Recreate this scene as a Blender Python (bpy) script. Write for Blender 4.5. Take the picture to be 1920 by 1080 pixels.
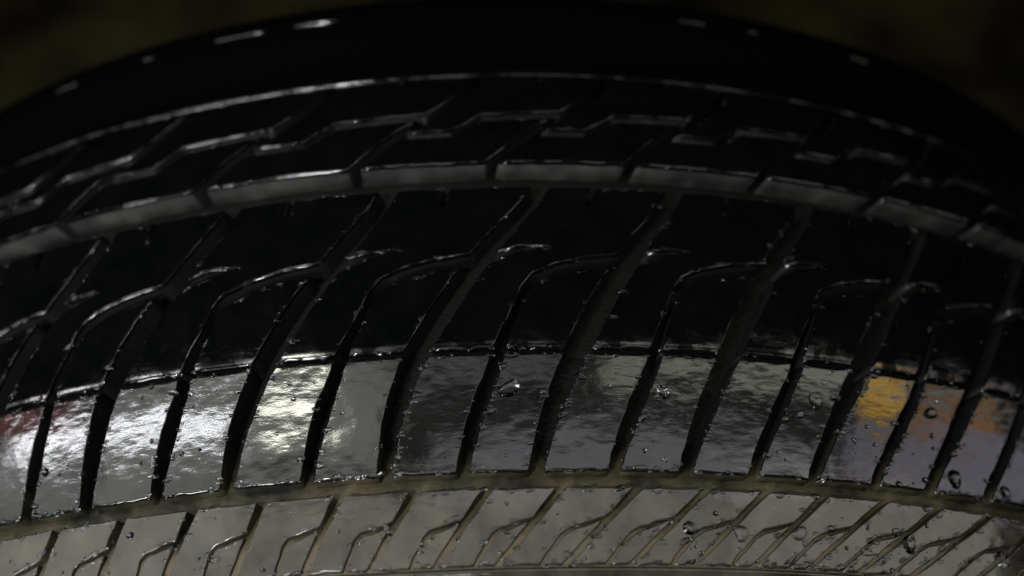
import bpy, bmesh, math, random
import numpy as np
from mathutils import Vector, Matrix

random.seed(7)
for o in list(bpy.data.objects):
    bpy.data.objects.remove(o)
scene = bpy.context.scene
col = scene.collection

# ------------------------------------------------------------------ dimensions
MM = 0.001
R = 0.32                     # crown radius of the tread
AX = R                       # height of the wheel axis above the ground
PITCHES = 50
PITCH = 2 * math.pi * R / PITCHES / MM      # mean tread pitch in millimetres (40.2)

# ------------------------------------------------------------------ camera
cam_d = bpy.data.cameras.new('camera')
cam_d.lens = 46.9
cam_d.sensor_width = 36
cam_d.clip_start = 0.01
cam_d.clip_end = 100
cam = bpy.data.objects.new('camera', cam_d)
col.objects.link(cam)
cam.matrix_world = (Matrix.Translation((0.01445, 0.0, AX + R + 0.3185))
                    @ Matrix.Rotation(0.50446, 4, 'X') @ Matrix.Rotation(-0.0358, 4, 'Z'))
cam_d.dof.use_dof = True
cam_d.dof.focus_distance = 0.352
cam_d.dof.aperture_fstop = 5.0
scene.camera = cam

# ------------------------------------------------------------------ world, lamps, exposure
world = bpy.data.worlds.new('World')
scene.world = world
world.use_nodes = True
bg = world.node_tree.nodes['Background']
bg.inputs[0].default_value = (0.9, 1.0, 1.1, 1)
bg.inputs[1].default_value = 0.002

def lamp(name, loc, rot, sx, sy, radiance, colour):
    """Rectangular lamp; 'radiance' is what a mirror would show of it."""
    d = bpy.data.lights.new(name, 'AREA')
    d.shape = 'RECTANGLE'
    d.size = sx
    d.size_y = sy
    d.energy = radiance * math.pi * sx * sy
    d.color = colour
    o = bpy.data.objects.new(name, d)
    col.objects.link(o)
    o.matrix_world = Matrix.Translation(loc) @ rot.to_4x4()
    return o

TGT = Vector((0, 0.14, AX + R))
def ray(phi, alpha):
    """Direction up from the tread: phi leans right round the wheel axis, alpha leans away from the camera (degrees)."""
    p, q = math.radians(phi), math.radians(alpha)
    return Vector((math.cos(q) * math.sin(p), math.sin(q), math.cos(q) * math.cos(p)))

LAMPS = [
    # name, phi from-to, alpha from-to, distance, radiance, colour
    ('overhead_panel', (-34, 34), (-14, 6.5), 1.3, 0.95, (1.0, 0.94, 0.83)),
    ('overhead_panel', (-76, -35), (-10, 8), 1.3, 1.25, (1.0, 0.95, 0.86)),
    ('overhead_panel', (35, 76), (-10, 8), 1.3, 1.15, (1.0, 0.93, 0.83)),
    ('pale_panel', (-57, -13), (8.5, 20), 1.4, 1.25, (0.97, 1.0, 0.93)),  # unseen panel added for the pale reflection on the front rib
    ('pale_panel', (-80, -58), (8.5, 14), 1.4, 1.15, (0.97, 1.0, 0.95)),  # unseen panel added to carry the pale reflection to the left end
    ('tube_lamp', (-33, -22), (13.8, 16.0), 1.2, 24.0, (1.0, 1.0, 0.86)),
    ('tube_lamp', (-70, -36), (13.2, 14.8), 1.2, 22.0, (0.93, 0.95, 1.0)),
    ('red_lamp', (-74, -61), (14.8, 17), 1.3, 0.8, (1.0, 0.22, 0.2)),
    ('far_strip', (18, 56), (16.6, 20), 1.5, 1.7, (1.0, 1.0, 0.85)),
    ('far_strip', (-12, 14), (17, 20), 1.5, 0.75, (1.0, 0.96, 1.0)),
    ('dim_panel', (-6, 50), (6.5, 12), 1.5, 1.05, (0.93, 0.95, 1.0)),  # unseen panel added for the dim reflection along the middle
    ('grey_panel', (56, 84), (16.2, 18.2), 1.4, 1.2, (1.0, 0.95, 0.9)),  # unseen panel added for the grey reflection at right
    ('amber_lamp', (58, 65), (13.8, 16.2), 1.3, 3.6, (1.0, 0.55, 0.03)),
    ('amber_lamp', (66, 80), (13.2, 15.0), 1.3, 1.6, (1.0, 0.5, 0.18)),
    ('violet_panel', (54, 84), (7.5, 13), 1.4, 1.0, (0.86, 0.82, 1.0)),  # unseen panel added for the violet-grey reflection at right
    ('edge_fill_lamp', (-72, -30), (-50, -40), 1.1, 26.0, (0.95, 0.98, 1.0)),  # unseen fill added to light groove walls and edges from the left
    ('edge_fill_lamp', (-30, 0), (-40, -34), 1.2, 4.0, (1.0, 0.98, 0.95)),  # weaker unseen fill added for edge highlights nearer the middle
    ('glint_fill_lamp', (-29, -20), (-25, -24.5), 1.2, 1400.0, (0.97, 0.98, 1.0)),  # unseen narrow fill added to put glints on drops and edges
]
for n, ph, al, dist, radn, c in LAMPS:
    mid = ray(sum(ph) / 2, sum(al) / 2)
    w = 2 * dist * math.tan(math.radians(ph[1] - ph[0]) / 2) * math.cos(math.radians(sum(al) / 2))
    h = 2 * dist * math.tan(math.radians(al[1] - al[0]) / 2)
    ax_z = mid
    ax_x = Vector((0, 1, 0)).cross(ax_z).normalized()
    ax_y = ax_z.cross(ax_x)
    lamp(n, TGT + mid * dist, Matrix((ax_x, ax_y, ax_z)).transposed(), w, h, radn, c)

scene.view_settings.view_transform = 'Standard'
scene.view_settings.look = 'None'
scene.view_settings.exposure = 0
scene.view_settings.gamma = 1
scene.view_settings.use_curve_mapping = False
scene.render.engine = 'CYCLES'

# ------------------------------------------------------------------ materials
def new_mat(name):
    m = bpy.data.materials.new(name)
    m.use_nodes = True
    nt = m.node_tree
    return m, nt, nt.nodes['Principled BSDF']

def node(nt, kind, **kw):
    n = nt.nodes.new(kind)
    for k, v in kw.items():
        if k in n.inputs:
            n.inputs[k].default_value = v
        else:
            setattr(n, k, v)
    return n

def world_pos(nt, scale=(1, 1, 1)):
    g = nt.nodes.new('ShaderNodeNewGeometry')
    mp = nt.nodes.new('ShaderNodeMapping')
    mp.inputs['Scale'].default_value = scale
    nt.links.new(g.outputs['Position'], mp.inputs['Vector'])
    return mp.outputs['Vector']

def ramp(nt, fac, stops):
    r = nt.nodes.new('ShaderNodeValToRGB')
    el = r.color_ramp.elements
    while len(el) < len(stops):
        el.new(0.5)
    for e, (p, c) in zip(el, stops):
        e.position = p
        e.color = c if len(c) == 4 else (*c, 1)
    nt.links.new(fac, r.inputs['Fac'])
    return r.outputs['Color']

def wet_rubber(name, swell, ripple, dark, light, spec=0.1, patchy=False):
    m, nt, b = new_mat(name)
    L = nt.links.new
    v = world_pos(nt)
    n1 = node(nt, 'ShaderNodeTexNoise', Scale=90.0, Detail=5.0, Roughness=0.6)
    L(v, n1.inputs['Vector'])
    L(ramp(nt, n1.outputs['Fac'], [(0.3, dark), (0.75, light)]), b.inputs['Base Color'])
    b.inputs['Roughness'].default_value = 0.4
    b.inputs['Specular IOR Level'].default_value = spec
    b.inputs['Coat Weight'].default_value = 1.0
    if patchy:                # water has run off in places
        n4 = node(nt, 'ShaderNodeTexNoise', Scale=130.0, Detail=4.0, Roughness=0.65)
        L(v, n4.inputs['Vector'])
        L(ramp(nt, n4.outputs['Fac'], [(0.46, (0.08, 0.08, 0.08)), (0.57, (1, 1, 1))]), b.inputs['Coat Weight'])
    b.inputs['Coat IOR'].default_value = 1.7
    n2 = node(nt, 'ShaderNodeTexNoise', Scale=160.0, Detail=3.0)
    L(v, n2.inputs['Vector'])
    rr = node(nt, 'ShaderNodeMapRange')
    rr.inputs['From Min'].default_value = 0.35; rr.inputs['From Max'].default_value = 0.65
    rr.inputs['To Min'].default_value = 0.02; rr.inputs['To Max'].default_value = 0.09
    L(n2.outputs['Fac'], rr.inputs['Value'])
    L(rr.outputs['Result'], b.inputs['Coat Roughness'])
    # water film: slow swell, ripples drawn out along the circumference, fine grain of the rubber
    v2 = world_pos(nt, (0.45, 1.0, 0.6))
    s1 = node(nt, 'ShaderNodeTexNoise', Scale=85.0, Detail=2.0)
    L(world_pos(nt), s1.inputs['Vector'])
    s2 = node(nt, 'ShaderNodeTexNoise', Scale=520.0, Detail=1.5, Roughness=0.45)
    L(v2, s2.inputs['Vector'])
    s3 = node(nt, 'ShaderNodeTexNoise', Scale=2600.0, Detail=2.0)
    L(world_pos(nt), s3.inputs['Vector'])
    b1 = node(nt, 'ShaderNodeBump', Strength=1.0, Distance=swell)
    b2 = node(nt, 'ShaderNodeBump', Strength=1.0, Distance=ripple)
    b3 = node(nt, 'ShaderNodeBump', Strength=1.0, Distance=0.000012)
    L(s1.outputs['Fac'], b1.inputs['Height'])
    L(s2.outputs['Fac'], b2.inputs['Height'])
    L(s3.outputs['Fac'], b3.inputs['Height'])
    L(b1.outputs['Normal'], b2.inputs['Normal'])
    L(b2.outputs['Normal'], b3.inputs['Normal'])
    L(b3.outputs['Normal'], b.inputs['Normal'])
    L(b3.outputs['Normal'], b.inputs['Coat Normal'])
    return m

def wall_rubber(name, mud_col, base, y_mud, gain, coat, rough=0.45, spec=0.25, grit=0.00022, tan=None):
    """Rubber away from the road: mud lies in patches, thickest from the front groove (y_mud, metres) outwards."""
    m, nt, b = new_mat(name)
    L = nt.links.new
    n1 = node(nt, 'ShaderNodeTexNoise', Scale=75.0, Detail=6.0, Roughness=0.62)
    v = world_pos(nt)
    L(v, n1.inputs['Vector'])
    sep = nt.nodes.new('ShaderNodeSeparateXYZ')
    L(v, sep.inputs[0])
    mr = nt.nodes.new('ShaderNodeMapRange')
    mr.inputs['From Min'].default_value = y_mud + 0.022; mr.inputs['From Max'].default_value = y_mud
    mr.inputs['To Min'].default_value = -0.22; mr.inputs['To Max'].default_value = gain
    L(sep.outputs['Y'], mr.inputs['Value'])
    ad = nt.nodes.new('ShaderNodeMath'); ad.operation = 'ADD'
    L(n1.outputs['Fac'], ad.inputs[0]); L(mr.outputs['Result'], ad.inputs[1])
    colr = ramp(nt, ad.outputs['Value'], [(0.45, base), (0.75, mud_col)])
    if tan:                   # dried pale mud where the shoulder slots run out
        mt = nt.nodes.new('ShaderNodeMapRange')
        mt.inputs['From Min'].default_value = 0.114; mt.inputs['From Max'].default_value = 0.106
        L(sep.outputs['Y'], mt.inputs['Value'])
        mx = nt.nodes.new('ShaderNodeMix'); mx.data_type = 'RGBA'
        L(mt.outputs['Result'], mx.inputs['Factor'])
        L(colr, mx.inputs['A'])
        mx.inputs['B'].default_value = (*tan, 1)
        colr = mx.outputs['Result']
    L(colr, b.inputs['Base Color'])
    b.inputs['Roughness'].default_value = rough
    b.inputs['Specular IOR Level'].default_value = spec
    b.inputs['Coat Weight'].default_value = coat
    b.inputs['Coat Roughness'].default_value = 0.15
    n2 = node(nt, 'ShaderNodeTexNoise', Scale=900.0, Detail=5.0)
    L(v, n2.inputs['Vector'])
    b2 = node(nt, 'ShaderNodeBump', Strength=1.0, Distance=grit)
    L(n2.outputs['Fac'], b2.inputs['Height'])
    L(b2.outputs['Normal'], b.inputs['Normal'])
    L(b2.outputs['Normal'], b.inputs['Coat Normal'])
    return m

M_TOP = wet_rubber('wet_tread_rubber', 0.00024, 0.000034, (0.0022, 0.0024, 0.0024), (0.007, 0.0065, 0.0055))                    # thick rippled water film
M_DAMP = wet_rubber('damp_tread_rubber', 0.00006, 0.00002, (0.0010, 0.0013, 0.0014), (0.0028, 0.0029, 0.0027), 0.0, True)   # thin, broken film
M_SHLD = wet_rubber('mud_filmed_rubber', 0.00022, 0.00004, (0.008, 0.0078, 0.006), (0.062, 0.057, 0.044))                  # thin mud in the film
M_WALL = wall_rubber('slot_wall_rubber', (0.055, 0.049, 0.026), (0.009, 0.009, 0.0088), 0.124, 0.10, 0.25)
M_LITWALL = wall_rubber('lit_groove_wall_rubber', (0.058, 0.057, 0.050), (0.022, 0.023, 0.023), 0.3, 0.08, 0.3)  # lighter copy of the slot wall rubber, lit grey put into its colour
M_FLOOR = wall_rubber('muddy_groove_floor', (0.075, 0.065, 0.036), (0.006, 0.0058, 0.005), 0.120, 0.14, 0.12, grit=0.0002, spec=0.1, rough=0.6, tan=(0.10, 0.082, 0.054))
M_SIDE = wall_rubber('sidewall_rubber', (0.003, 0.0028, 0.0023), (0.0012, 0.0012, 0.0012), 0.0, 0.0, 0.0, 0.7, 0.0)

def water():
    m, nt, b = new_mat('water')
    b.inputs['Base Color'].default_value = (0.95, 0.97, 1.0, 1)
    b.inputs['Roughness'].default_value = 0.0
    b.inputs['IOR'].default_value = 1.33
    b.inputs['Transmission Weight'].default_value = 1.0
    return m
M_WATER = water()

def ground_mat():
    m, nt, b = new_mat('damp_earthy_ground')
    L = nt.links.new
    n1 = node(nt, 'ShaderNodeTexNoise', Scale=9.0, Detail=6.0, Roughness=0.6)
    L(world_pos(nt), n1.inputs['Vector'])
    L(ramp(nt, n1.outputs['Fac'], [(0.38, (0.003, 0.0025, 0.0011)), (0.66, (0.026, 0.0205, 0.009))]), b.inputs['Base Color'])
    b.inputs['Roughness'].default_value = 0.8
    b.inputs['Specular IOR Level'].default_value = 0.05
    n2 = node(nt, 'ShaderNodeTexNoise', Scale=60.0, Detail=6.0)
    L(world_pos(nt), n2.inputs['Vector'])
    b2 = node(nt, 'ShaderNodeBump', Strength=0.8, Distance=0.01)
    L(n2.outputs['Fac'], b2.inputs['Height'])
    L(b2.outputs['Normal'], b.inputs['Normal'])
    return m

# ------------------------------------------------------------------ tyre profile
# drop (mm) below the crown against axial position (mm); the thin cut at 157.2 is where two slopes meet
_near = ([80, 88, 95, 100, 110, 118, 123, 132, 145, 157.2, 162], [16.6, 11.8, 8.4, 6.9, 5.1, 4.0, 3.5, 2.55, 1.35, 0.50, 0.10])
_back = ([152, 157.2, 166, 175, 190, 210, 218, 230, 240, 250, 257, 263, 275], [0.90, 0.66, 0.30, 0.06, 0.0, 0.5, 1.0, 2.7, 5.0, 8.4, 11.4, 14.4, 20])
def _smooth(t):
    yy = np.arange(t[0][0] - 4, t[0][-1] + 4, 0.5)
    dd = np.interp(yy, *t)
    for _ in range(3):
        dd = np.convolve(np.pad(dd, 4, mode='edge'), np.ones(9) / 9, mode='valid')
    return yy, dd
_N, _B = _smooth(_near), _smooth(_back)
def rad(y):                   # tread surface radius (m) at axial position y (mm)
    t = _N if y < 157.2 else _B
    roll = 0.30 * ((160.4 - y) / 3.2) ** 2 if 157.2 <= y < 160.4 else 0.0      # worn, rolled front edge of the centre rib
    return R - (float(np.interp(y, *t)) + roll) * MM
def wrap(s, y, h):            # unrolled (mm, mm, height mm) -> tyre space
    a = s * MM / R
    r = rad(y) + h * MM
    return Vector((r * math.sin(a), y * MM, r * math.cos(a)))
def top_normal(s, y):
    a = s * MM / R
    lo, hi = (y - 1, min(y + 1, 157.19)) if y < 157.2 else (max(y - 0.4, 157.21), y + 0.4)
    d = (rad(hi) - rad(lo)) / ((hi - lo) * MM)
    n = Vector((math.sin(a), -d, math.cos(a)))
    return n.normalized()

def lut(pts):
    ys = [p[1] for p in pts]
    ss = [p[0] for p in pts]
    return lambda y: float(np.interp(y, ys, ss))
def smooth_lut(pts):
    f = lut(pts)
    return lambda y: sum(f(y + k) for k in (-4, -2, 0, 2, 4)) / 5

MAIN = smooth_lut([(-1.2, 116), (0, 123), (3.4, 142), (6.8, 153), (18.2, 173), (25.9, 186.2), (35, 198.3), (44.4, 208), (50, 213)])
MAINW = smooth_lut([(3.6, 116), (3.9, 125), (5.7, 143), (7.2, 168), (6.8, 186), (5.2, 205), (4.6, 213)])
HALF = smooth_lut([(19.6, 116), (20.6, 123), (25.4, 145), (31, 161), (35.8, 170.5), (38.6, 178), (40, 184)])
HALFW = smooth_lut([(3.0, 116), (3.4, 125), (4.6, 143), (3.0, 160), (1.8, 172), (2.2, 184)])
FAR = smooth_lut([(21, 210), (25, 214.5), (35.5, 226), (45, 234), (53, 240), (62, 250), (67, 258), (70, 264)])
FARW = smooth_lut([(3.4, 210), (4.0, 226), (4.4, 240), (3.4, 258)])
NSL = smooth_lut([(-10.5, 95), (-7, 101.5), (1, 112), (7.5, 119), (9, 122)])
NSW = smooth_lut([(2.0, 95), (2.2, 105), (3.1, 121)])

# The cuts are not alike all the way round: their slant grows towards the right and the pitch varies.
# Each row: where one slot lies (mm round from the top) at the axial stations below.
YST = [124, 140, 157, 175, 190, 209]
MAIN_AT = [[-104.9, -103.5, -100.3, -91.2, -79.8, -65.7], [-62.8, -60.1, -53.7, -43.6, -32.9, -19.1], [-20.3, -18.0, -12.3, -1.6, 8.7, 24.7],
           [18.8, 23.6, 31.2, 40.6, 50.1, 63.9], [58.4, 65.0, 73.4, 83.2, 91.9, 105.5], [94.6, 103.0, 113.4, 124.7, 133.7, 146.4], [130.8, 142.1, 153.5, 165.2, 174.9, 188.7]]
MAIN_K = list(range(-2, 5))
FAR_AT = [-131, -82.0, -34.0, 6.2, 46.5, 87.5, 127.4, 167.0]
FAR_K = list(range(-3, 5))
NEAR_AT = [[-122.1, -114.0], [-101.0, -93.4], [-81.0, -72.5], [-60.8, -53.3], [-41.5, -32.7], [-24.2, -12.9], [-7.1, 6.0], [9.0, 24.8], [26.4, 44.8],
           [43.6, 63.4], [60.4, 79.6], [76.5, 96.9], [92.1, 115.2], [107.4, 133.3], [123.8, 151.5]]
NEAR_N = list(range(-5, 10))
CIRC = PITCH * PITCHES
def warp(u, y):
    """Even tread coordinate -> where it really lies (mm round from the top)."""
    if y < 121.5:
        us = [n * PITCH / 2 + NSL(y) for n in NEAR_N]
        ss = [a + (b - a) * (y - 101) / 18 for a, b in NEAR_AT]
    elif y < 213:
        us = [k * PITCH + MAIN(y) for k in MAIN_K]
        ss = [sum(np.interp(y + d, YST, row) for d in (-5, -2.5, 0, 2.5, 5)) / 5 for row in MAIN_AT]
    else:
        us = [k * PITCH + FAR(y) for k in FAR_K]
        ss = [a + FAR(y) - FAR(213.5) for a in FAR_AT]
    us = [us[-1] - CIRC] + us + [us[0] + CIRC]
    ss = [ss[-1] - CIRC] + ss + [ss[0] + CIRC]
    t = math.floor((u - us[0]) / CIRC)
    return float(np.interp(u - t * CIRC, us, ss)) + t * CIRC

def edge(f, w, side, y0, y1, off=0.0, step=2.2):
    n = max(1, int(abs(y1 - y0) / step))
    return [(f(y) + off + side * w(y) / 2, y) for y in np.linspace(y0, y1, n + 1)]
def line(*pts, step=2.4):
    out = []
    for a, b in zip(pts[:-1], pts[1:]):
        n = max(1, int(math.dist(a, b) / step))
        for i in range(n):
            out.append((a[0] + (b[0] - a[0]) * i / n, a[1] + (b[1] - a[1]) * i / n))
    out.append(pts[-1])
    return out
def joinp(*segs):
    out = []
    for s in segs:
        for p in s:
            if not out or math.dist(p, out[-1]) > 0.25:
                out.append(p)
    if math.dist(out[0], out[-1]) < 0.25:
        out.pop()
    return out

def inset(poly, d, wts=None):
    n = len(poly)
    out = []
    for i in range(n):
        p0, p1, p2 = Vector(poly[i - 1]), Vector(poly[i]), Vector(poly[(i + 1) % n])
        e1 = (p1 - p0).normalized(); e2 = (p2 - p1).normalized()
        n1 = Vector((-e1.y, e1.x)); n2 = Vector((-e2.y, e2.x))
        m = n1 + n2
        if m.length < 0.2:
            m = n1.copy()
        m.normalize()
        c = max(0.45, m.dot(n1))
        q = p1 + m * (d * (wts[i] if wts else 1) / c)
        out.append((q.x, q.y))
    return out
def area2(poly):
    return sum(poly[i - 1][0] * poly[i][1] - poly[i][0] * poly[i - 1][1] for i in range(len(poly)))

def block_mesh(name, poly, mat, depth=9.0, bev=0.8, grid=3.2, segs=3, sink=0.0):
    """One rubber block: rounded upper edge, sloping walls, bent round the tyre."""
    if area2(poly) < 0:
        poly = poly[::-1]
    bm = bmesh.new()
    # edges that run round the tyre are shaped rounder than slanted ones for highlights
    wts = []
    for i in range(len(poly)):
        (ax_, ay_), (bx_, by_) = poly[i - 1], poly[(i + 1) % len(poly)]
        wts.append(0.35 + 0.65 * (abs(bx_ - ax_) / (math.hypot(bx_ - ax_, by_ - ay_) + 1e-9)) ** 4)
    rings = [(inset(poly, -0.45), -depth), (poly, -bev)]
    for k in range(1, segs + 1):
        a = math.pi / 2 * k / segs
        rings.append((inset(poly, bev * (1 - math.cos(a)), wts), -bev * (1 - math.sin(a))))
    lay = []
    for ring, h in rings:
        lay.append([bm.verts.new((p[0], p[1], h - sink)) for p in ring])
    n = len(poly)
    for ri, (a, b) in enumerate(zip(lay[:-1], lay[1:])):
        for i in range(n):
            j = (i + 1) % n
            f = bm.faces.new((a[i], a[j], b[j], b[i]))
            dx, dy = poly[j][0] - poly[i][0], poly[j][1] - poly[i][1]
            f.material_index = (2 if dx > 3.0 * abs(dy) and poly[i][1] > 213 else 1) if ri == 0 else 0  # far groove walls facing the near side take the lit grey copy
    cap = bm.faces.new(lay[-1])
    s0 = min(p[0] for p in poly); s1 = max(p[0] for p in poly)
    y0 = min(p[1] for p in poly); y1 = max(p[1] for p in poly)
    if grid:
        top = [cap]
        for ax, lo, hi in ((0, s0, s1), (1, y0, y1)):
            cuts = list(np.arange(lo + grid, hi - 0.3, grid))
            if ax == 1 and lo < 160 < hi:
                cuts = [159.2, 159.6, 160.0, 160.6] + [v for v in cuts if v > 161]
            for c in cuts:
                co = Vector((c, 0, 0)) if ax == 0 else Vector((0, c, 0))
                no = Vector((1, 0, 0)) if ax == 0 else Vector((0, 1, 0))
                fs = [f for f in bm.faces if all(abs(v.co.z + sink) < 1e-6 for v in f.verts)]
                geom = fs + list({e for f in fs for e in f.edges}) + list({v for f in fs for v in f.verts})
                bmesh.ops.bisect_plane(bm, geom=geom, plane_co=co, plane_no=no, dist=1e-5)
    bmesh.ops.triangulate(bm, faces=[f for f in bm.faces if len(f.verts) > 4])
    bm.normal_update()
    flat = {v: (abs(v.co.z + sink) < 1e-6) for v in bm.verts}
    nrm = []
    bm.verts.ensure_lookup_table()
    info = [(v.co.x, v.co.y, flat[v]) for v in bm.verts]
    for v in bm.verts:
        v.co = wrap(v.co.x, v.co.y, v.co.z)
    bm.normal_update()
    for v, (s, y, fl) in zip(bm.verts, info):
        nrm.append(top_normal(s, y) if fl else v.normal.copy())
    for f in bm.faces:
        f.smooth = True
    me = bpy.data.meshes.new(name)
    bm.to_mesh(me)
    bm.free()
    me.materials.append(mat)
    me.materials.append(M_WALL)
    me.materials.append(M_LITWALL)
    me.normals_split_custom_set_from_vertices([tuple(x) for x in nrm])
    return me

# ------------------------------------------------------------------ ground
def build_ground():
    bm = bmesh.new()
    bmesh.ops.create_grid(bm, x_segments=60, y_segments=60, size=4.0)
    rnd = random.Random(3)
    for v in bm.verts:
        if math.hypot(v.co.x, v.co.y - 0.18) > 0.35:
            v.co.z = rnd.uniform(-0.006, 0.004)
        v.co.y += 1.0
    me = bpy.data.meshes.new('ground')
    bm.to_mesh(me); bm.free()
    for p in me.polygons:
        p.use_smooth = True
    me.materials.append(ground_mat())
    o = bpy.data.objects.new('ground', me)
    o['kind'] = 'structure'
    o.location.z = -0.002
    col.objects.link(o)
build_ground()

# ------------------------------------------------------------------ tyre
tyre = bpy.data.objects.new('tyre', None)
tyre.location = (0, 0.18, 0)
tyre['label'] = 'wet black car tyre with slanted tread blocks and muddy grooves'
tyre['category'] = 'tyre'
col.objects.link(tyre)

def part(name, me, theta=0.0, parent=tyre):
    o = bpy.data.objects.new(name, me)
    o.parent = parent
    o.location = (0, -0.18, AX)
    o.rotation_euler = (0, theta, 0)
    col.objects.link(o)
    return o

def lathe(name, prof, mat, n=416, closed=False):
    """prof: list of (y mm, radius m)."""
    verts, faces = [], []
    m = len(prof)
    for i in range(n):
        a = 2 * math.pi * i / n
        for y, r in prof:
            verts.append((r * math.sin(a), y * MM, r * math.cos(a)))
    for i in range(n):
        j = (i + 1) % n
        for k in range(m if closed else m - 1):
            l = (k + 1) % m
            faces.append((i * m + k, i * m + l, j * m + l, j * m + k))
    me = bpy.data.meshes.new(name)
    me.from_pydata(verts, [], faces)
    bm = bmesh.new(); bm.from_mesh(me)
    bmesh.ops.recalc_face_normals(bm, faces=bm.faces)
    bm.to_mesh(me); bm.free()
    for p in me.polygons:
        p.use_smooth = True
    me.materials.append(mat)
    return me

floor_depth = lut([(0.9, 95), (1.1, 108), (2.6, 114), (4.2, 118), (4.2, 125), (7.0, 134), (8.5, 150), (8.5, 270)])   # grooves run out towards the front shoulder
prof = [(y, rad(y) - floor_depth(y) * MM) for y in np.arange(97, 262, 1.5)]
part('groove_floor', lathe('groove_floor', prof, M_FLOOR))
# near and far sidewalls, from the shoulder down to the bead
def sidewall(ys, sgn):
    pts = []
    for y, r in ys:
        pts.append((y, r))
    return pts
near_sw = [(104, rad(100) - 0.009), (98.0, rad(97.5) - 0.0045), (91, rad(91) - 0.004), (84, 0.3000), (79, 0.290), (75, 0.277), (73, 0.262), (75, 0.245), (81, 0.228), (90, 0.214),
           (96, 0.204), (104, 0.203), (108, 0.208), (104, 0.222), (96, 0.240), (90, 0.262), (94, 0.285), (104, 0.300)]
far_sw = [(257, rad(256) - 0.009), (263, rad(262) - 0.0035), (268, rad(266) - 0.003), (278, 0.3045), (289, 0.3040), (296, 0.3010), (299, 0.2940), (299, 0.284), (300, 0.268), (296, 0.248), (286, 0.230), (277, 0.214),
          (271, 0.204), (262, 0.203), (258, 0.208), (262, 0.222), (270, 0.240), (276, 0.262), (272, 0.285), (262, 0.300)]
part('sidewall', lathe('sidewall', near_sw, M_SIDE, 208))
part('sidewall', lathe('sidewall', far_sw, M_SIDE, 208))

# continuous shoulder ribs that close the tread on both sides
def rib_profile(y0, y1, bev):
    pts = [(y0, rad(y0) - 0.005)]
    for k in range(5):
        a = math.pi / 2 * k / 4
        pts.append((y0 + bev * (1 - math.cos(a)), rad(y0) - bev * (1 - math.sin(a)) * MM))
    for y in np.linspace(y0 + bev + 0.5, y1 - bev - 0.5, 5):
        pts.append((y, rad(y)))
    for k in range(5):
        a = math.pi / 2 * (1 - k / 4)
        pts.append((y1 - bev * (1 - math.cos(a)), rad(y1) - bev * (1 - math.sin(a)) * MM))
    pts.append((y1, rad(y1) - 0.005))
    return pts
part('shoulder_rib', lathe('shoulder_rib', rib_profile(93.5, 100.2, 0.9), M_SHLD))
part('shoulder_rib', lathe('shoulder_rib', rib_profile(257.6, 263.5, 1.3), M_DAMP))

# short raised bars standing in for highlights on the far sidewall's moulded ridge
def bar_mesh(name, y0, r0, y1, r1, length, lift):
    n = 8
    vs, fs = [], []
    sec = [(y0, r0 - 0.002), (y0 + 0.4, r0 + lift * 0.7), ((y0 + y1) / 2, (r0 + r1) / 2 + lift), (y1 - 0.4, r1 + lift * 0.7), (y1, r1 - 0.002)]
    for i in range(n + 1):
        a = (i / n - 0.5) * length * MM / R
        e = 1 if 0 < i < n else 0
        for y, r in sec:
            rr = r if e else r0 - 0.002
            vs.append((rr * math.sin(a), y * MM, rr * math.cos(a)))
    m = len(sec)
    for i in range(n):
        for k in range(m - 1):
            fs.append((i * m + k, i * m + k + 1, (i + 1) * m + k + 1, (i + 1) * m + k))
    me = bpy.data.meshes.new(name)
    me.from_pydata(vs, [], fs)
    for p in me.polygons:
        p.use_smooth = True
    me.materials.append(M_TOP)
    return me
for at_s, ln in ((-49, 19), (-77, 23), (-113, 5), (82, 12), (105, 5), (-150, 14), (150, 11)):
    part('sidewall_bar', bar_mesh('sidewall_bar', 287.0, 0.3038, 289.4, 0.3034, ln, 0.0005), at_s * MM / R)

P = PITCH
polys = {}
# wide flat rib in front: two blocks a pitch, cut by a full and a half slot
RY0, RY1 = 124.2, 156.6
polys['rib_block'] = [
    joinp(line((MAIN(RY0) + MAINW(RY0) / 2, RY0), (HALF(RY0) - HALFW(RY0) / 2, RY0)),
          edge(HALF, HALFW, -1, RY0, RY1), line((HALF(RY1) - HALFW(RY1) / 2, RY1), (MAIN(RY1) + MAINW(RY1) / 2, RY1)),
          edge(MAIN, MAINW, 1, RY1, RY0)),
    joinp(line((HALF(RY0) + HALFW(RY0) / 2, RY0), (MAIN(RY0) + P - MAINW(RY0) / 2, RY0)),
          edge(MAIN, MAINW, -1, RY0, RY1, P), line((MAIN(RY1) + P - MAINW(RY1) / 2, RY1), (HALF(RY1) + HALFW(RY1) / 2, RY1)),
          edge(HALF, HALFW, 1, RY1, RY0)),
]
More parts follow.
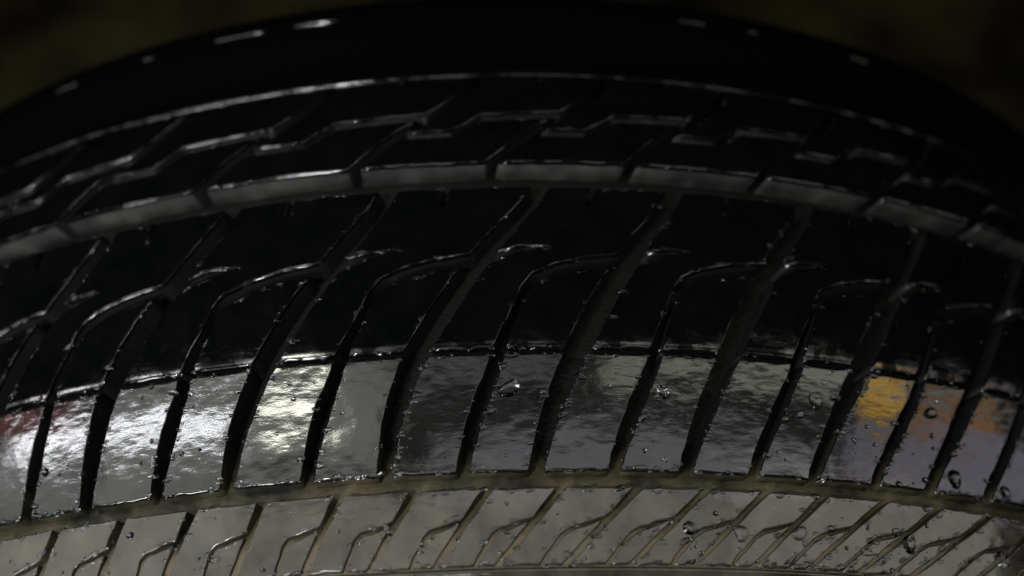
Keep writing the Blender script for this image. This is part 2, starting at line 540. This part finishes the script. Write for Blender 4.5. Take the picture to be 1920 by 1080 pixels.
# centre rib: an upper and a lower block a pitch, parted by the hook-shaped cut
CY0, CY1 = 157.9, 209.6
hookU = [(HALF(176.5) - 1.0, 176.5), (40.0, 180.6), (46, 183.2), (54, 185.4), (MAIN(186.8) + P - MAINW(186.8) / 2, 186.8)]
hookL = [(HALF(174.5) + 0.9, 174.5), (41.2, 177.8), (47, 180.4), (55, 182.5), (MAIN(183.6) + P - MAINW(183.6) / 2, 183.6)]
stub = [(MAIN(184.0) + MAINW(184.0) / 2, 184.0), (36, 187.6), (44.5, 189.6), (36, 188.9), (MAIN(187.4) + MAINW(187.4) / 2, 187.4)]
sipe = [(62.6, CY1), (57.6, 203.2), (56.9, 203.6), (61.2, CY1)]
polys['centre_block'] = [
    joinp(edge(MAIN, MAINW, 1, CY1, 187.4), stub[::-1], edge(MAIN, MAINW, 1, 184.0, CY0),
          line((MAIN(CY0) + MAINW(CY0) / 2, CY0), (HALF(CY0) - HALFW(CY0) / 2, CY0)),
          edge(HALF, HALFW, -1, CY0, 176.5), line(*hookU), edge(MAIN, MAINW, -1, 186.8, CY1, P),
          line((MAIN(CY1) + P - MAINW(CY1) / 2, CY1), sipe[0]), sipe,
          line(sipe[-1], (MAIN(CY1) + MAINW(CY1) / 2, CY1))),
    joinp(edge(HALF, HALFW, 1, CY0, 174.5), line(*hookL), edge(MAIN, MAINW, -1, 183.6, CY0, P),
          line((MAIN(CY0) + P - MAINW(CY0) / 2, CY0), (HALF(CY0) + HALFW(CY0) / 2, CY0))),
]
# far shoulder: an inner and an outer block a pitch, parted by a stepped cut
FY0, FY1 = 218.0, 256.8
def fl(y): return FAR(y) + FARW(y) / 2
def fr(y): return FAR(y) + P - FARW(y) / 2
zigI = [(fl(229.0), 229.0), (57, 229.2), (66, 235.6), (fr(236.8), 236.8)]
zigO = [(fl(231.0), 231.0), (56.4, 231.0), (65.4, 237.6), (fr(238.8), 238.8)]
polys['shoulder_block'] = [
    joinp(line((fl(FY0), FY0), (fr(FY0), FY0)), edge(FAR, FARW, -1, FY0, 236.8, P), line(*zigI[::-1]), edge(FAR, FARW, 1, 229.0, FY0)),
    joinp(line(*zigO), edge(FAR, FARW, -1, 238.8, FY1, P), line((fr(FY1), FY1), (fl(FY1), FY1)), edge(FAR, FARW, 1, FY1, 231.0)),
]
# near shoulder: four small blocks a pitch
H = P / 2
NY0, NY1 = 100.7, 119.9
for q in (0, 1):
    o = q * H
    def nl(y): return NSL(y) + o + NSW(y) / 2
    def nr(y): return NSL(y) + o + H - NSW(y) / 2
    c = o + H      # the hook joins the slot on the right
    hu = [(c - 15.2, NY0), (c - 14.6, 103), (c - 11.4, 108.2), (c - 9.2, 109.9), (nr(112.4), 112.4)]
    hl = [(c - 14.1, NY0), (c - 13.5, 103), (c - 10.6, 107.5), (c - 8.7, 109.0), (nr(111.2), 111.2)]
    polys.setdefault('shoulder_block', []).extend([
        joinp(line((nl(NY0), NY0), hu[0]), line(*hu), edge(NSL, NSW, -1, 112.4, NY1, o + H),
              line((nr(NY1), NY1), (nl(NY1), NY1)), edge(NSL, NSW, 1, NY1, NY0, o)),
        joinp(line(hl[0], (nr(NY0), NY0)), edge(NSL, NSW, -1, NY0, 111.2, o + H), line(*hl[::-1])),
    ])

NEAR = range(-6, 6)            # pitches in and beside the picture: every block a part of its own
rest = [k for k in range(-6, PITCHES - 6) if k not in NEAR]
far_v, far_f, far_m = [], [], []
edge_pts = []                  # block outlines, kept for the water that beads on them
jit = random.Random(11)
for name, plist in polys.items():
    for pi, poly in enumerate(plist):
        bev = {'rib_block': 0.75, 'centre_block': 1.1, 'shoulder_block': 0.8}[name]
        mat, mi = (M_SHLD, 3) if poly[0][1] < 120 else (M_TOP, 0) if poly[0][1] < 157 else (M_DAMP, 2)
        if poly[0][1] < 120:
            bev = 0.45
        elif poly[0][1] > 213:
            bev = 1.15
        for k in NEAR:
            q = [(warp(u + k * P, y) + jit.gauss(0, 0.10), y + jit.gauss(0, 0.11)) for u, y in poly]
            part(name, block_mesh(name, q, mat, bev=bev, grid=3.2, sink=abs(jit.gauss(0, 0.06))))
            if -5 <= k <= 5:
                edge_pts.append((name, pi, k, q))
        for k in rest:
            q = [(warp(u + k * P, y), y) for u, y in poly]
            lo = block_mesh(name + '_far', q, mat, bev=bev, grid=7.0, segs=1)
            b = len(far_v)
            far_v.extend(tuple(v.co) for v in lo.vertices)
            far_f.extend(tuple(i + b for i in p.vertices) for p in lo.polygons)
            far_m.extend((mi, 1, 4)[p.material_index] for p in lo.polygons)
            bpy.data.meshes.remove(lo)
me = bpy.data.meshes.new('tread_blocks')
me.from_pydata(far_v, [], far_f)
me.materials.append(M_TOP); me.materials.append(M_WALL); me.materials.append(M_DAMP); me.materials.append(M_SHLD); me.materials.append(M_LITWALL)
me.polygons.foreach_set('material_index', far_m)
for p in me.polygons:
    p.use_smooth = True
o = part('tread_blocks', me)
o['kind'] = 'stuff'

# ------------------------------------------------------------------ water
def cap_geometry(s0, y0, r, asp, hgt, turn, sink, nseg=9, nr=4):
    """A drop: a flattened dome on the rubber at unrolled position (s0, y0) mm."""
    vs, fs = [], []
    ct, st = math.cos(turn), math.sin(turn)
    rnd = random.random() * 6.28
    for k in range(nr):
        t = k / nr
        rr = r * math.cos(t * math.pi / 2) ** 0.85
        h = hgt * r * math.sin(t * math.pi / 2) - sink
        for i in range(nseg):
            a = 2 * math.pi * i / nseg
            w = 1 + 0.12 * math.sin(2 * a + rnd) + 0.07 * math.sin(3 * a - rnd)
            x, y = rr * asp * math.cos(a) * w, rr * math.sin(a) * w
            vs.append(wrap(s0 + x * ct - y * st, y0 + x * st + y * ct, h))
    vs.append(wrap(s0, y0, hgt * r - sink))
    for k in range(nr - 1):
        for i in range(nseg):
            j = (i + 1) % nseg
            fs.append((k * nseg + i, k * nseg + j, (k + 1) * nseg + j, (k + 1) * nseg + i))
    top = nr * nseg
    for i in range(nseg):
        fs.append(((nr - 1) * nseg + i, (nr - 1) * nseg + (i + 1) % nseg, top))
    fs.append(tuple(range(nseg))[::-1])
    return vs, fs

wv, wf = [], []
def add_drop(*a, **k):
    v, f = cap_geometry(*a, **k)
    b = len(wv)
    wv.extend(v)
    wf.extend(tuple(i + b for i in g) for g in f)

rnd = random.Random(21)
random.seed(5)
for name, pi, k, poly in edge_pts:
    n = len(poly)
    if area2(poly) < 0:
        poly = poly[::-1]
    cl = 0.0
    for i in range(n):
        a, b = poly[i], poly[(i + 1) % n]
        L = math.dist(a, b)
        nx, ny = -(b[1] - a[1]) / L, (b[0] - a[0]) / L
        x0 = a[0]
        dens = 0.75 if a[1] < 157 else (0.4 if a[1] < 212 else 0.12)
        if ny > 0.6:
            dens *= 1.6             # edges that face the near side keep more water
        if nx > 0.6 and 123 < a[1] < 157:
            dens *= 2.2             # beads strung down the lit side of the front slots
        if 118.5 < a[1] < 125 and abs(ny) > 0.8:
            dens *= 1.6             # and along the muddy groove
        for q in range(int(L / 0.5) + 1):
            if rnd.random() < dens * 0.2:
                t = rnd.random()
                r = rnd.uniform(0.22, 0.6) if rnd.random() < 0.88 else rnd.uniform(0.6, 1.0)
                ins = rnd.uniform(0.15, 0.9)
                add_drop(x0 + (b[0] - a[0]) * t + nx * ins, a[1] + (b[1] - a[1]) * t + ny * ins,
                         r, rnd.uniform(1.2, 2.4), rnd.uniform(0.35, 0.6), rnd.uniform(-0.3, 0.5), 0.10 + 0.5 * max(0, 0.6 - ins))
# loose spray on the front ribs
for i in range(260):
    y = rnd.choice([rnd.uniform(101, 118), rnd.uniform(124, 156), rnd.uniform(124, 156)])
    s = rnd.uniform(-130, 150)
    if rnd.random() > 0.35 + 0.65 * (s + 130) / 280:
        continue
    if y > 121 and (abs(y - 157.2) < 1.2 or any(abs(s - warp(k * P + c(y), y)) < 0.6 + w(y) / 2 + 0.6 for k in range(-4, 6) for c, w in ((MAIN, MAINW), (HALF, HALFW)))):
        continue
    r = abs(rnd.gauss(0, 0.28)) + 0.14
    add_drop(s, y, r, rnd.uniform(0.9, 1.5), rnd.uniform(0.35, 0.6), rnd.uniform(0, 3), 0.02)
me = bpy.data.meshes.new('water_droplets')
me.from_pydata(wv, [], wf)
me.materials.append(M_WATER)
for p_ in me.polygons:
    p_.use_smooth = True
o = bpy.data.objects.new('water_droplets', me)
o.location = (0, 0, AX)
o['kind'] = 'stuff'
o['label'] = 'fine clear water droplets beaded along the tread block edges'
o['category'] = 'water droplets'
col.objects.link(o)

# larger drops, each a thing of its own
BIG = [  # mm round from the top, axial mm, radius mm, aspect, height, label
    (98.1, 146.2, 2.3, 1.0, 0.45, 'round water drop on the dark block left of the amber reflection'),
    (92.8, 141.7, 1.1, 1.0, 0.5, 'small water drop just below left of a larger round drop'),
    (135.6, 147.0, 1.9, 1.1, 0.45, 'round water drop inside the amber reflection at right'),
    (54.0, 145.9, 2.0, 0.75, 0.4, 'tall oval water drop on the dark wide rib right of centre'),
    (12.9, 146.6, 2.3, 1.25, 0.35, 'flat wide water drop on the wide rib near the middle of the picture'),
    (141.1, 128.7, 2.5, 1.0, 0.4, 'big water drop on the violet reflection beside the muddy groove'),
    (159.7, 127.0, 2.0, 1.0, 0.45, 'water drop nearest the right edge on the wide rib'),
    (59.2, 109.7, 1.8, 1.2, 0.4, 'leftmost of the large water drops on the front shoulder'),
    (73.0, 108.8, 2.0, 1.1, 0.4, 'second large water drop from the left on the front shoulder'),
    (89.7, 109.5, 1.9, 1.1, 0.4, 'third large water drop from the left on the front shoulder'),
    (123.1, 109.0, 2.2, 1.1, 0.4, 'large water drop on the front shoulder, second from the right edge'),
    (155.6, 107.9, 2.3, 1.1, 0.4, 'large water drop on the front shoulder at the right edge'),
    (122.3, 175.6, 1.2, 1.0, 0.6, 'pale water drop on the black centre rib at right'),
]
for s_, y_, r_, as_, h_, lab in BIG:
    v, f = cap_geometry(s_, y_, r_, as_, h_, 0.4, 0.03, nseg=20, nr=8)
    c0 = wrap(s_, y_, 0)
    me = bpy.data.meshes.new('water_drop')
    me.from_pydata([tuple(q - c0) for q in v], [], f)
    me.materials.append(M_WATER)
    for p_ in me.polygons:
        p_.use_smooth = True
    o = bpy.data.objects.new('water_drop', me)
    o.location = c0 + Vector((0, 0, AX))
    o['label'] = lab
    o['category'] = 'water drop'
    o['group'] = 'large water drops on the tread'
    col.objects.link(o)
